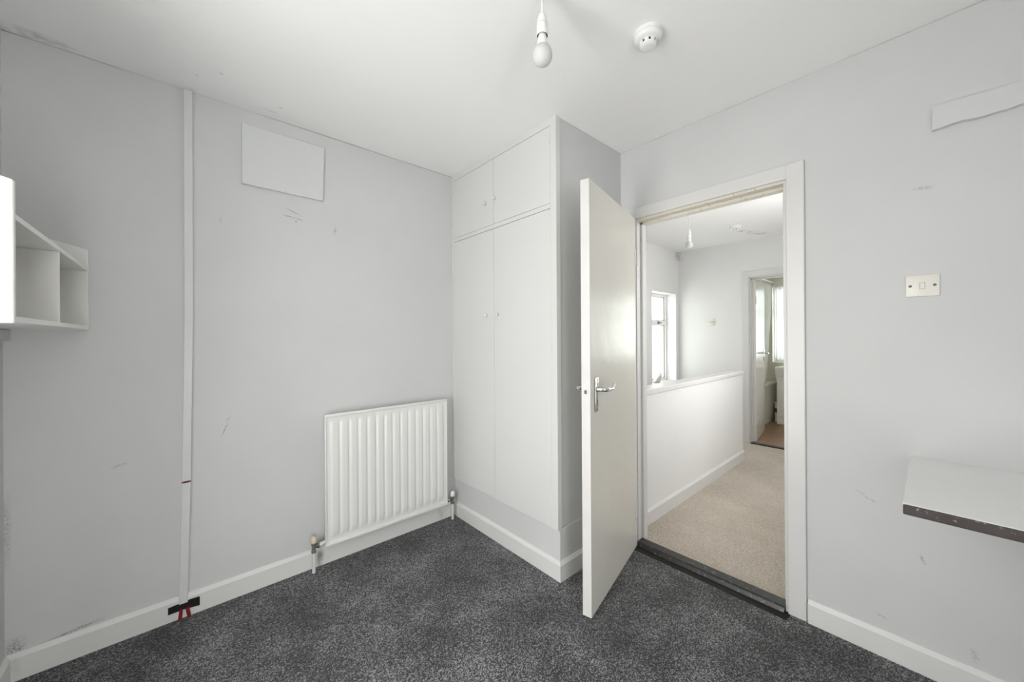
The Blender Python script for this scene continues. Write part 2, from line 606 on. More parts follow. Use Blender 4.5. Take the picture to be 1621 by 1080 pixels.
def skirting(name, mat, path, label, z0=0.0, h=.099, th=.016, sides=None):
    """path of wall-line points; the board stands th off the wall on the side of `sides` (unit normals per run)"""
    bm = B()
    prof = [(0, 0), (th, 0), (th, h - .016), (th - .004, h - .010), (.005, h), (0, h)]
    for (a, b, nrm, e0, e1) in path:
        a, b, nrm = Vector((*a, 0)), Vector((*b, 0)), Vector((*nrm, 0))
        d = (b - a).normalized()
        L = (b - a).length
        A = [bm.verts.new(a + nrm * q + d * (q * e0) + Vector((0, 0, z0 + z))) for q, z in prof]
        Bv = [bm.verts.new(a + d * (L + q * e1) + nrm * q + Vector((0, 0, z0 + z))) for q, z in prof]
        n = len(prof)
        for i in range(n):
            j = (i + 1) % n
            bm.faces.new((A[i], A[j], Bv[j], Bv[i]))
        bm.faces.new(A[::-1]); bm.faces.new(Bv)
    if label is None:
        return bm
    return struct(name, bm, mat, label, 'skirting board')


skirting('baseboard_left', 'skirting_l', [((XW, YL), (XC, YL), (0, -1), 1, -1)], 'white skirting board below the radiator, streaked under its valves')
skirting('baseboard_right', 'skirting', [((XR, .358), (XR, YB), (-1, 0), 0, -1)], 'white skirting board right of the doorway')
skirting('baseboard_window', 'skirting', [((XW, YB), (XW, YL), (1, 0), 1, -1)], 'white skirting board at the far left corner')
skirting('baseboard_rear', 'skirting', [((XR, YB), (XW, YB), (0, 1), 1, -1)], 'white skirting board behind the viewpoint')

# ------------------------------------------------------------------ structure: landing and bathroom
bm = B(); box(bm, 2.098, XL1, YH0 - .1, YS + .1, -.12, .015)
box(bm, 4.19, XL1, YS + .1, YH1, -.12, .015)
struct('floor_landing', bm, 'carpet_beige', 'beige carpet of the landing seen through the doorway', 'carpet')
bm = B(); box(bm, XL0, XL1, YS + .1, YH1, -1.42, -1.3)
struct('floor_stairwell', bm, 'carpet_beige', 'beige carpeted floor down in the stairwell', 'floor')
bm = B(); box(bm, XL0, XB0, YH0 - .1, YH1 + .25, HL, HL + .12)
struct('ceiling_landing', bm, 'ceiling_landing', 'bright white landing ceiling with sooty smudges', 'ceiling')
struct('wall_landing_end', wall_bm('x', XL1, XB0, YH0 - .1, YH1 + .25, -1.42, HL, [(.60, 1.40, 0.0, 1.955)]), 'wall_landing_end', 'pale landing wall with the bathroom doorway', 'wall')
struct('wall_landing_window', wall_bm('y', YH1, YH1 + .25, XL0 - .1, XL1, -1.42, HL, [WIN2]), 'wall_landing_win', 'pale landing wall with the narrow stairwell window', 'wall')
struct('wall_landing_side', wall_bm('y', YH0 - .1, YH0, XL0, XL1, 0, HL, [WIN4]), 'wall_landing', 'landing wall hidden right of the doorway', 'wall')
bm = B(); box(bm, XL0 - .02, XL0, YS + .1, YH1, -1.42, 0); box(bm, XL0, 4.19, YS + .06, YS + .1, -1.42, -.12); box(bm, 4.19, 4.23, YS + .06, YH1, -1.42, -.12)
struct('wall_landing_lower', bm, 'wall_landing', 'lower stairwell wall below the landing', 'wall')
window('window_2', 'narrow white window with a small top light above the stairs', 'y', YH1 + .125, .06, WIN2[0], WIN2[1], WIN2[2], WIN2[3], 1.43, 'glass_obscure', 4.56)
window('added_window_4', 'unseen white window added right of the doorway to light the landing', 'y', YH0 - .04, .05, WIN4[0], WIN4[1], WIN4[2], WIN4[3], 1.45, sgn=-1)
bm = B(); box(bm, WIN2[0] - .02, WIN2[1] + .02, YH1 - .04, YH1 + .13, WIN2[2] - .03, WIN2[2] + .003, .004)
struct('trim_2', bm, 'gloss', 'white sill below the stairwell window', 'window sill')

bm = B(); box(bm, XL0, 4.19, YS, YS + .1, -.12, .868, .004)
hw = struct('wall_stairwell', bm, 'wall_landing', 'pale half-height wall guarding the stairwell on the landing', 'half wall')
bm = B(); box(bm, XL0, 4.20, YS - .012, YS + .112, .866, .905, .006)
obj('coping', bm, 'gloss', hw)
bm = B(); box(bm, 4.178, 4.196, YS - .004, YS + .104, .015, .868, .003)
obj('end_board', bm, 'gloss', hw)
skirting('baseboard_landing', 'gloss', [((XL0, YS), (4.196, YS), (0, -1), 0, 0)], 'cream-white skirting board along the landing half wall', .015, .10)

bm = B(); box(bm, XB0 - .10, XB1, YBA0, YBA1, -.1, .02)
struct('floor_bathroom', bm, 'vinyl', 'brown wood-look floor of the bathroom', 'floor')
bm = B(); box(bm, XB0, XB1 + .2, YBA0 - .1, YBA1 + .1, HL, HL + .1)
struct('ceiling_bathroom', bm, 'ceiling_landing', 'white bathroom ceiling', 'ceiling')
struct('wall_bathroom_far', wall_bm('x', XB1, XB1 + .22, YBA0 - .1, YBA1 + .1, -.1, HL, [WIN3]), 'wall_bath', 'cream bathroom wall with window beyond the basin', 'wall')
struct('wall_bathroom_left', wall_bm('y', YBA1, YBA1 + .1, XB0, XB1, -.1, HL), 'wall_bath', 'cream bathroom wall behind the bath', 'wall')
struct('wall_bathroom_right', wall_bm('y', YBA0 - .1, YBA0, XB0, XB1, -.1, HL), 'wall_bath', 'cream bathroom wall hidden by the door frame', 'wall')
window('window_3', 'white bathroom window above the basin', 'x', XB1 + .10, .06, WIN3[0], WIN3[1], WIN3[2], WIN3[3], 1.62, 'glass_bath', mullions=(1.33,))


def door_frame(name, label, x0, x1, ya, yb, ztop, arch_w, arch_t, worn, both=False):
    """lining + stops + architraves round a doorway in a wall of constant x; ya < yb clear opening"""
    t = thing(name, label, 'door frame', (x0, (ya + yb) / 2, 0), 0, None, 'structure')
    lt = .03
    for s, y in ((-1, ya), (1, yb)):
        bm = B(); box(bm, x0, x1, min(y, y + s * lt), max(y, y + s * lt), 0, ztop + lt)
        obj('lining', bm, 'gloss', t)
        bm = B(); box(bm, x0 + .046, x1 - .012, min(y, y - s * .012), max(y, y - s * .012), 0, ztop, .001)
        obj('stop', bm, 'gloss', t)
    bm = B(); box(bm, x0, x1, ya, yb, ztop, ztop + lt)
    obj('head_lining', bm, worn, t)
    bm = B(); box(bm, x0 + .046, x1 - .012, ya, yb, ztop - .014, ztop)
    obj('head_stop', bm, worn, t)
    for X, sg in ((x0, -1), (x1, 1)):
        xa, xb = sorted((X, X + sg * arch_t))
        yl, yr = ya - .012, yb + .006
        for y, s in ((yl, -1), (yr, 1)):
            bm = B(); box(bm, xa, xb, min(y, y + s * arch_w), max(y, y + s * arch_w), 0, ztop + .012 + arch_w, .004)
            obj('architrave', bm, 'gloss', t)
        bm = B(); box(bm, xa + .0005, xb - .0005, yl - .002, yr + .002, ztop + .012, ztop + .012 + arch_w - .0005, .004)
        obj('head_architrave', bm, 'gloss', t)
    return t


door_frame('trim_3', 'white architrave and flaking head lining of the open doorway', XR, XL0, .440, 1.171, 1.952, .066, .016, 'worn_frame')
door_frame('trim_4', 'white frame of the distant bathroom doorway', XL1, XB0, .63, 1.37, 1.918, .070, .016, 'gloss')

# threshold of the open doorway
t = thing('threshold', 'black worn wooden threshold across the open doorway', 'threshold', (2.05, .8, 0), 0, None, 'structure')
bm = B()
prism(bm, [(2.022, 0), (2.100, 0), (2.100, .024), (2.094, .027), (2.040, .027), (2.030, .022), (2.022, .006)], lambda a, b, y: (a, y, b), .441, 1.170)
obj('threshold_bar', bm, 'threshold', t)
bm = B(); box(bm, 1.984, 2.024, .425, 1.185, -.12, .003)
obj('bare_strip', bm, 'threshold_low', t)
bm = B(); box(bm, 2.024, 2.098, .42, 1.19, -.12, 0)
obj('sub_floor', bm, 'threshold_low', t)
bm = B(); box(bm, XR - .052, XR + .1, YB - .1, .424, -.12, -.0005); box(bm, XR - .052, XR + .1, 1.186, YL + .1, -.12, -.0005)
struct('floor_edge', bm, 'carpet', 'dark grey carpet edge along the door wall', 'carpet')
bm = B(); box(bm, 4.872, 4.935, .63, 1.37, .0, .030, .006)
struct('threshold_bathroom', bm, 'threshold', 'dark strip across the bathroom doorway floor', 'threshold')

# ------------------------------------------------------------------ door of the room


def lever_set(parent, px, pz, y, sgn, toward, big=True):
    """backplate with lever on a door face; local door coordinates, sgn = outward y"""
    bm = B()
    hw_, hh = .019, .078
    y0, y1 = sorted((y, y + sgn * .007))
    box(bm, px - hw_, px + hw_, y0, y1, pz - hh, pz + hh, .003)
    pl = obj('handle_plate', bm, 'chrome', parent, True, True)
    bm = B()
    s = toward
    zz = pz + .024
    pts = [(px, y + sgn * .004, zz), (px, y + sgn * .03, zz), (px + s * .004, y + sgn * .043, zz), (px + s * .016, y + sgn * .050, zz),
           (px + s * .045, y + sgn * .050, zz - .002), (px + s * .072, y + sgn * .050, zz - .003), (px + s * .095, y + sgn * .049, zz + .006), (px + s * .112, y + sgn * .047, zz + .016)]
    tube(bm, pts, [.012, .0115, .011, .011, .0105, .009, .007, .0055], 16)
    obj('lever', bm, 'chrome', pl, True, True)
    bm = B()
    box(bm, px - .0025, px + .0025, min(y, y + sgn * .0075), max(y, y + sgn * .0075), pz - .048, pz - .030)
    lathe(bm, [(0, 0), (.004, 0), (.004, .0004), (0, .0006)], Matrix.Translation((px, y + sgn * .0071, pz - .030)) @ Matrix.Rotation(-sgn * R90, 4, 'X'), 12)
    obj('keyhole', bm, 'dark', pl, False, True)
    for zz2 in (pz + hh - .010, pz - hh + .010):
        bm = B()
        lathe(bm, [(0.0045, 0), (.004, .0012), (0, .0018)], Matrix.Translation((px, y + sgn * .007, zz2)) @ Matrix.Rotation(-sgn * R90, 4, 'X'), 12)
        obj('screw', bm, 'dull_metal', pl, True, True)


ang = math.atan2(.998 - 1.171, 1.349 - 2.050)
d1 = thing('door_1', 'cream-white flush door standing open into the room with chrome lever handle', 'door', (2.050, 1.171, .008), ang, None, 'structure')
bm = B()
box(bm, .020, .722, -.042, 0, 0, 1.953, .0015)
leaf = obj('door_leaf', bm, 'door', d1, False, True)
bm = B(); box(bm, .7215, .7232, -.0418, -.0002, .001, 1.952, .0006)
obj('edge_lipping', bm, 'door_edge', d1, False, True)
lever_set(d1, .722 - .066, .985, 0, 1, -1)
lever_set(d1, .722 - .066, .985, -.042, -1, -1)
bm = B(); box(bm, .7225, .7242, -.030, -.012, .965, 1.035, .0005)
lp = obj('latch_plate', bm, 'door_edge', d1, False, True)
bm = B(); box(bm, .724, .731, -.026, -.016, .994, 1.010, .002)
obj('latch_bolt', bm, 'dull_metal', lp, False, True)
for z in (.22, 1.72):
    bm = B()
    tube(bm, [(.010, .004, z - .05), (.010, .004, z + .05)], .006, 12)
    box(bm, .012, .045, -.0005, .0012, z - .05, z + .05)
    obj('hinge', bm, 'gloss', d1, True, True)

# bathroom door
ang2 = math.atan2(.087, .673)
d2 = thing('door_2', 'white glossy bathroom door standing open beyond the landing', 'door', (4.985, 1.338, .022), ang2, None, 'structure')
bm = B(); box(bm, 0.0, .685, 0, .040, .004, 1.885, .0015)
obj('door_leaf', bm, paint('bathroom_door_gloss', (.80, .79, .77), .10, .01, 3, .0003, 8, .6), d2, False, True)
lever_set(d2, .625, .985, 0, -1, -1)
for z in (.25, 1.65):
    bm = B(); tube(bm, [(-.004, -.004, z - .045), (-.004, -.004, z + .045)], .005, 10)
    obj('hinge', bm, 'gloss', d2, True, True)

# ------------------------------------------------------------------ built-in cupboard
c = thing('built_in_cupboard', 'white painted built-in corner cupboard with four flush doors and round knobs', 'cupboard', ((XC + XR) / 2, (YC + YL) / 2, 0))
ZF = .256
bm = B(); box(bm, XC + .032, XR, YC + .006, YC + .03, ZF + .008, H)
obj('side_panel', bm, 'cup_side', c)
bm = B(); box(bm, XC + .014, XR, YC, YL, 0, ZF + .006, .003)
obj('plinth', bm, 'cup_side', c)
obj('skirting_board', skirting(None, None, [((XC + .014, YL), (XC + .014, YC), (-1, 0), 1, 1), ((XC + .014, YC), (XR, YC), (0, -1), -1, -1)], None), 'skirting', c)
# face frame
yl, yr, ym = 2.236, 1.312, 1.786
zt, zb1, zb2 = 2.362, 1.955, 1.930
fx0, fx1 = XC, XC + .032
for nm, (a, b, z0, z1) in (('frame_stile', (YC, yr, ZF, H)), ('frame_stile', (yl, YL, ZF, H)), ('top_rail', (yr, yl, zt, H)), ('middle_rail', (yr, yl, zb2, zb1))):
    bm = B(); box(bm, fx0, fx1, a, b, z0, z1, .0015)
    obj(nm, bm, 'cupboard', c)
bm = B(); box(bm, fx1, fx1 + .012, YC + .03, YL, ZF + .002, H)
obj('backing_sheet', bm, 'dark', c)  # near-black sheet behind the doors, stands in for shade inside the gaps
g = .0022
for (a, b, z0, z1, ky, kz, hy) in ((yr, ym, zb1, zt, 1.766, 2.110, yr), (ym, yl, zb1, zt, 1.861, 2.101, yl), (yr, ym, ZF + .0, zb2, 1.742, 1.396, yr), (ym, yl, ZF + .0, zb2, 1.855, 1.393, yl)):
    bm = B(); box(bm, fx0 + .001, fx0 + .021, a + g * .6, b - g * .6, z0 + g, z1 - g, .0018)
    dd = obj('cupboard_door', bm, 'cupboard', c)
    bm = B()
    lathe(bm, [(.006, 0), (.006, .007), (.0085, .010), (.0115, .015), (.012, .019), (.010, .024), (.006, .027), (0, .028)], T(fx0 + .001, ky, kz) @ Matrix.Rotation(-R90, 4, 'Y'), 20)
    obj('knob', bm, 'gloss', dd, True)
    hs = (z0 + .07, z1 - .07) if z1 - z0 < 1 else (z0 + .16, (z0 + z1) / 2 + .02, z1 - .16)
    for hz in hs:
        bm = B()
        tube(bm, [(fx0 - .001, hy, hz - .026), (fx0 - .001, hy, hz + .026)], .0038, 10)
        for k in range(3):
            tube(bm, [(fx0 - .002, hy + (.004 if hy < ym else -.004), hz - .018 + k * .018), (fx0 - .0035, hy + (.004 if hy < ym else -.004), hz - .018 + k * .018)], .002, 8)
        obj('hinge', bm, 'cupboard', dd, True)

# ------------------------------------------------------------------ radiator
r0, r1, rz0, rz1 = .580, 1.341, .126, .836
yf = YL - .072
rad = thing('radiator', 'white ribbed steel panel radiator under the wall panel, beside the cupboard', 'radiator', ((r0 + r1) / 2, YL - .05, 0))


def sm(t):
    t = max(0, min(1, t))
    return t * t * (3 - 2 * t)


bm = B()
nrib = 14
mar = .022
pitch = (r1 - r0 - 2 * mar) / nrib
NX, NZ = nrib * 14, 44
rows = []
for k in range(NZ + 1):
    # finer rows near both ends
    s = k / NZ
    z = rz0 + (rz1 - rz0) * (.5 - .5 * math.cos(math.pi * s)) if False else rz0 + (rz1 - rz0) * s
    row = []
    for i in range(NX + 1):
        x = r0 + (r1 - r0) * i / NX
        u = (x - r0 - mar) / pitch
        dpt = 0
        if 0 < u < nrib:
            fr = u - math.floor(u)
            # pressed channel: raised pad with two sloped flanks
            dpt = sm(fr / .26) * sm((1 - fr) / .26)
            # rounded ends
            e = min(z - (rz0 + .036), (rz1 - .036) - z)
            dpt *= sm(e / .030 + (.5 - abs(fr - .5)) * .25)
        row.append(bm.verts.new((x, yf + .004 - .0085 * dpt, z)))
    rows.append(row)
for a, b in zip(rows, rows[1:]):
    for i in range(NX):
        bm.faces.new((a[i], a[i + 1], b[i + 1], b[i]))
bmesh.ops.recalc_face_normals(bm, faces=bm.faces)
obj('front_panel', bm, 'rad', rad, True)
bm = B(); box(bm, r0, r1, yf + .0045, yf + .022, rz0 + .001, rz1 - .001, .004)
obj('panel_body', bm, 'rad', rad, True)
bm = B()
box(bm, r0 - .002, r1 + .002, yf - .004, yf + .014, rz1 - .012, rz1 + .004, .004)
obj('top_seam', bm, 'rad', rad, True)
bm = B(); box(bm, r0 - .001, r1 + .001, yf - .006, yf + .012, rz0 - .006, rz0 + .008, .004)
obj('bottom_seam', bm, 'rad', rad, True)
for x in (r0, r1):
    bm = B(); box(bm, x - .004, x + .004, yf - .003, yf + .014, rz0, rz1, .003)
    obj('side_seam', bm, 'rad', rad, True)
for x in (r0 + .1, r1 - .1):
    bm = B(); box(bm, x - .02, x + .02, yf + .02, YL - .001, rz0 + .1, rz1 - .1)
    obj('wall_bracket', bm, 'rad', rad)
for (x, s, capm) in ((.521, 1, 'valve_beige'), (1.392, -1, 'plastic')):
    yp = YL - .060
    zt_ = .150
    bm = B(); tube(bm, [(x, yp, 0), (x, yp, .118)], .0085, 16)
    obj('pipe', bm, 'gloss', rad, True)
    bm = B()
    lathe(bm, [(0, .108), (.012, .108), (.0125, .116), (.010, .120), (.010, .146), (.013, .148), (.013, .158), (0, .158)], T(x, yp, 0), 14)
    tube(bm, [(x, yp, .138), (x + s * .018, yp, .138)], .008, 12)
    tube(bm, [(x + s * .014, yp, .138), (x + s * .026, yp, .138)], .0125, 6)
    v = obj('valve_body', bm, 'dull_metal', rad, True)
    bm = B(); tube(bm, [(x + s * .024, yp, .139), (x + s * .070, yp + .002, .148)], .0095, 14)
    tube(bm, [(x + s * .030, yp, .140), (x + s * .040, yp, .142)], .0125, 6)
    obj('valve_tail', bm, 'chrome' if s < 0 else 'gloss', rad, True)
    bm = B()
    lathe(bm, [(.011, .158), (.0145, .162), (.0155, .172), (.014, .184), (.010, .192), (.006, .195), (0, .196)], T(x, yp, 0), 20)
    obj('valve_cap', bm, capm, rad, True)

# ------------------------------------------------------------------ trunking, tape, cables
tr = thing('cable_trunking', 'narrow painted cable trunking running up the left wall', 'trunking', (0, YL, .085))
bm = B()
secs = [(.066, -.003), (.61, .010), (1.36, .0215), (2.393, .024)]
rings = []
for z, xcn in secs:
    rings.append([bm.verts.new((xcn + a, YL - b, z)) for a, b in ((-.0155, 0), (-.0155, .018), (-.0135, .0200), (.0135, .0200), (.0155, .018), (.0155, 0))])
for a, b in zip(rings, rings[1:]):
    for k in range(6):
        bm.faces.new((a[k], a[(k + 1) % 6], b[(k + 1) % 6], b[k]))
bm.faces.new(rings[0]); bm.faces.new(rings[-1][::-1])
obj('trunking_channel', bm, 'trunk', tr)
bm = B(); box(bm, -.006, .026, YL - .0206, YL - .012, .607, .6145)
mk = obj('red_tape_band', bm, 'red', tr)
bm = B(); box(bm, .002, .018, YL - .0212, YL - .012, .6065, .615)
obj('black_tape_band', bm, 'tape', tr)
bm = B()
ys = YL - .0162
vs = []
prof = [(-.054, .036, .067), (-.03, .0365, .069), (0, .037, .071), (.02, .034, .073), (.054, .030, .071)]
for (x, a, b) in prof:
    vs.append([bm.verts.new((x, ys - dy, z)) for dy, z in ((0, a), (.0012, a), (.0012, b), (0, b))])
for a, b in zip(vs, vs[1:]):
    for k in range(4):
        bm.faces.new((a[k], a[(k + 1) % 4], b[(k + 1) % 4], b[k]))
bm.faces.new(vs[0]); bm.faces.new(vs[-1][::-1])
tag(obj('black_tape', bm, 'tape'), 'strip of black tape on the skirting at the trunking foot', 'tape')
for k, (x, dx, lb) in enumerate(((-.011, -.003, 'left red cable end below the black tape'), (.011, .006, 'right red cable end below the black tape'))):
    bm = B()
    tube(bm, [(x, ys - .004, .044), (x + dx * .2, ys - .006, .030), (x + dx * .7, ys - .007, .014), (x + dx, ys - .009, .002)], .0066, 12)
    tag(obj('red_cable', bm, 'red'), lb, 'cable', 'red cable ends at the skirting')

# wall panel
bm = B()
prism(bm, [(.222, 2.0235), (.589, 2.0225), (.597, 2.320), (.2225, 2.321)], lambda a, b, y: (a, y, b), YL - .017, YL)
bmesh.ops.bevel(bm, geom=list(bm.edges), offset=.0015, segments=1, affect='EDGES')
tag(obj('wall_panel', bm, 'panel'), 'plain pale rectangular board fixed high on the left wall', 'panel')

# ------------------------------------------------------------------ shelf unit at the left
sh = thing('wall_shelf_unit', 'white open shelf unit with divider mounted in the left corner', 'shelf', ((XW - .282) / 2, 1.80, 1.296))
XF = -.282


def end_panel(y0, y1):
    bm = B()
    prism(bm, [(XW, 1.296), (XF, 1.296), (XF, 1.618), (XF - .09, 1.643), (XW, 1.668)], lambda a, b, y: (a, y, b), y0, y1)
    bmesh.ops.bevel(bm, geom=list(bm.edges), offset=.002, segments=1, affect='EDGES')
    return bm


obj('end_panel', end_panel(1.362, 1.378), 'shelf', sh)
obj('end_panel', end_panel(YL - .020, YL - .001), 'shelf', sh)
bm = B(); box(bm, XW, XF - .001, 1.378, YL - .020, 1.298, 1.312, .0015)
obj('bottom_board', bm, 'shelf', sh)
bm = B(); box(bm, XW, XF - .001, 1.378, YL - .020, 1.532, 1.546, .0015)
obj('top_board', bm, 'shelf', sh)
bm = B(); box(bm, XW + .006, XF - .003, 1.788, 1.801, 1.312, 1.532, .0015)
obj('divider', bm, 'shelf', sh)
bm = B(); box(bm, XW, XW + .006, 1.378, YL - .020, 1.312, 1.532)
obj('backing_sheet', bm, 'shelf', sh)
bm = B(); box(bm, XW, XW + .018, 1.45, YL - .004, 1.256, 1.296, .001)
obj('support_batten', bm, 'wall', sh)

# ------------------------------------------------------------------ right wall: batten, switch, desk
bm = B()
n = 40
A, Bv = [], []
for k in range(n + 1):
    y = -.010 - k * (.938 / n)
    zb = 2.000 + .0022 * math.sin(k * .9) + .0014 * math.sin(k * 2.3 + 1) - (.004 if k < 2 else 0)
    zt2 = 2.081 - .004 * math.sin(k * .23)
    for L_, X in ((A, XR - .021 - .002 * math.sin(k * .7)), (Bv, XR)):
        L_.append((bm.verts.new((X, y, zb)), bm.verts.new((X, y, zt2))))
for k in range(n):
    bm.faces.new((A[k][0], A[k + 1][0], A[k + 1][1], A[k][1]))
    bm.faces.new((Bv[k][0], Bv[k][1], Bv[k + 1][1], Bv[k + 1][0]))
    bm.faces.new((A[k][0], Bv[k][0], Bv[k + 1][0], A[k + 1][0]))
    bm.faces.new((A[k][1], A[k + 1][1], Bv[k + 1][1], Bv[k][1]))
bm.faces.new((A[0][0], A[0][1], Bv[0][1], Bv[0][0]))
bm.faces.new((A[n][0], Bv[n][0], Bv[n][1], A[n][1]))
tag(obj('wall_batten', bm, 'batten'), 'painted wooden batten with a ragged lower edge high on the right wall', 'batten')


def switch(name, label, x, yc_, zc, gang, w=.086, h=.080, mat='cream_plastic'):
    """wall switch on a wall of constant x facing -x"""
    s = thing(name, label, 'light switch', (x, yc_, zc))
    bm = B(); box(bm, x - .008, x, yc_ - w / 2, yc_ + w / 2, zc - h / 2, zc + h / 2, .003)
    obj('switch_plate', bm, mat, s, True)
    for k in range(gang):
        yy = yc_ + (k - (gang - 1) / 2) * .018
        bm = B(); box(bm, x - .0084, x - .004, yy - .0068, yy + .0068, zc - .0118, zc + .0118)
        obj('rocker_surround', bm, 'dull_metal', s)
        bm = B()
        prism(bm, [(x - .004, -.0108), (x - .0088, -.0108), (x - .0105, .004), (x - .0122, .0108), (x - .004, .0108)], lambda a, b, y: (a, y, zc + b), yy - .0058, yy + .0058)
        obj('rocker', bm, mat, s)
    for sy in (-1, 1):
        bm = B()
        lathe(bm, [(.0048, 0), (.0044, .0008), (0, .0010)], T(x - .008, yc_ + sy * .0305, zc) @ Matrix.Rotation(-R90, 4, 'Y'), 14)
        obj('screw', bm, 'dull_metal', s, True)
    return s


switch('light_switch', 'cream single-rocker light switch right of the open doorway', XR, .0165, 1.4385, 1)
switch('light_switch.001', 'small cream switch on the far landing wall beside the bathroom doorway', XL1, 1.790, 1.428, 2, .088, .088)

dk = thing('wall_desk', 'white wall-fixed desk top with chipped dark brown front edge', 'desk', (1.75, -.45, .773))
bm = B()
ZD, TD = .800, .027
box(bm, 1.462, XR, YB, .050, ZD - TD, ZD)
# rounded front corner
es = [e for e in bm.edges if all(abs(v.co.x - 1.462) < 1e-4 and abs(v.co.y - .05) < 1e-4 for v in e.verts)]
bmesh.ops.bevel(bm, geom=es, offset=.003, segments=2, profile=.5, affect='EDGES')
obj('desk_top', bm, 'desk', dk)
bm = B()
box(bm, 1.4535, 1.463, YB, .0495, ZD - TD - .001, ZD - .0015, .003)
obj('front_edge', bm, 'desk_edge', dk)
bm = B(); box(bm, XR - .03, XR, YB, -.25, ZD - TD - .045, ZD - TD)
obj('wall_cleat', bm, 'desk', dk)
bm = B(); box(bm, 1.50, 1.55, YB, YB + .05, 0, ZD - TD)
obj('leg', bm, 'desk', dk)

# ------------------------------------------------------------------ ceiling fittings


def pendant(name, label, x, y, zc, zholder):
    """bayonet pendant: rose, flex, lamp holder, pearl bulb; zholder = top of holder"""
    p = thing(name, label, 'pendant light', (x, y, zc))
    bm = B(); lathe(bm, [(0, zc), (.042, zc), (.042, zc - .010), (.034, zc - .020), (.012, zc - .026), (0, zc - .026)], T(x, y, 0), 28)
    obj('ceiling_rose', bm, 'plastic', p, True)
    bm = B(); tube(bm, [(x, y, zc - .02), (x, y, zholder - .004)], .0032, 10)
    obj('flex', bm, 'plastic', p, True)
    z = zholder
    bm = B()
    lathe(bm, [(0, z), (.008, z), (.0115, z - .006), (.0165, z - .026), (.0175, z - .030), (.0175, z - .0335), (.015, z - .034), (.015, z - .036),
               (.0178, z - .0365), (.0182, z - .060), (.0190, z - .066), (.0190, z - .072), (.0172, z - .072), (.0165, z - .040), (0, z - .040)], T(x, y, 0), 32)
    ho = obj('lamp_holder', bm, 'plastic', p, True)
    bm = B(); lathe(bm, [(.0152, z - .0341), (.0152, z - .0361)], T(x, y, 0), 32)
    obj('holder_joint', bm, 'dark', ho, True)
    bm = B(); lathe(bm, [(.0168, z - .071), (.0160, z - .0405), (.0155, z - .0405), (.0163, z - .071)], T(x, y, 0), 32)
    obj('holder_lining', bm, 'dark', ho, True)
    bm = B(); lathe(bm, [(0, z - .045), (.0108, z - .046), (.0108, z - .076), (.0112, z - .080)], T(x, y, 0), 28)
    obj('bulb_cap', bm, 'chrome', p, True)
    bm = B()
    lathe(bm, [(.0185, z - .1045), (.0230, z - .1095), (.0270, z - .1155), (.0300, z - .123), (.0315, z - .132), (.0310, z - .1415),
               (.0282, z - .1505), (.0230, z - .158), (.0160, z - .1632), (.008, z - .1660), (0, z - .1667)], T(x, y, 0), 40)
    obj('bulb', bm, 'bulb', p, True)
    bm = B()
    lathe(bm, [(0, z - .068), (.0125, z - .069), (.0140, z - .076), (.0158, z - .088), (.0188, z - .1050), (0, z - .1050)], T(x, y, 0), 36)
    obj('bulb_collar', bm, 'plastic', p, True)
    return p


def smoke_alarm(name, label, x, y, zc, rz):
    s = thing(name, label, 'smoke alarm', (x, y, zc), rz)
    bm = B(); lathe(bm, [(0, 0), (.052, 0), (.052, -.009), (.050, -.011), (0, -.011)], Matrix(), 40)
    obj('base_plate', bm, 'plastic', s, True, True)
    bm = B(); lathe(bm, [(.049, -.011), (.0505, -.013), (.0505, -.020), (.048, -.026), (.042, -.030), (.033, -.032), (.0315, -.033), (0, -.033)], Matrix(), 40)
    obj('body', bm, 'plastic', s, True, True)
    bm = B(); lathe(bm, [(.027, -.032), (.027, -.046), (0, -.046)], Matrix(), 32)
    co = obj('sensor_core', bm, 'dark', s, True, True)
    bm = B(); lathe(bm, [(0, -.044), (.030, -.044), (.030, -.048), (.026, -.052), (.0215, -.0535), (.021, -.0530), (.019, -.0535), (0, -.054)], Matrix(), 36)
    obj('cap', bm, 'plastic', s, True, True)
    for k in range(8):
        a = 2 * math.pi * k / 8
        bm = B()
        w = .26
        pr = []
        for q in (-1, 0, 1):
            pr.append((math.cos(a + q * w) * .0305, math.sin(a + q * w) * .0305))
        for q in (1, 0, -1):
            pr.append((math.cos(a + q * w) * .0265, math.sin(a + q * w) * .0265))
        prism(bm, pr, lambda u, v, t: (u, v, t), -.0325, -.0445)
        obj('vent_rib', bm, 'plastic', s, False, True)
    return s


pd = 1.2
pr_ = (861.5 - 810.5) / F_PX * pd
px_, py_ = fw.x * pd + rt.x * pr_, fw.y * pd + rt.y * pr_
pendant('pendant_light', 'bare pearl bulb in white holder hanging from the room ceiling', px_, py_, H, 2.303)
pendant('pendant_light.001', 'bare pearl bulb hanging over the stairwell beyond the doorway', 3.43, 1.44, HL, 2.215)
smoke_alarm('smoke_alarm', 'round white smoke alarm on the room ceiling right of the bulb', 1.318, .700, H, .3)
smoke_alarm('smoke_alarm.001', 'round white smoke alarm on the landing ceiling beside sooty smudges', 4.16, 1.29, HL, .1)

# ornament on the stairwell sill
bm = B()
rr = random.Random(3)
bmesh.ops.create_icosphere(bm, subdivisions=3, radius=1)
for v in bm.verts:
    x, y, z = v.co
    k = 1 + .10 * math.sin(3.1 * x + 2 * z) + .07 * math.sin(5 * y + 3 * x)
    zz = max(z * k, -.75)
    v.co = Vector((4.44 + x * k * .085 + .035 * zz, 2.262 + y * k * .035, .678 + (zz + .75) * .062 * (1 + .45 * x)))
tag(obj('sill_ornament', bm, 'ornament', None, True), 'small rounded off-white ornament on the stairwell window sill', 'ornament')

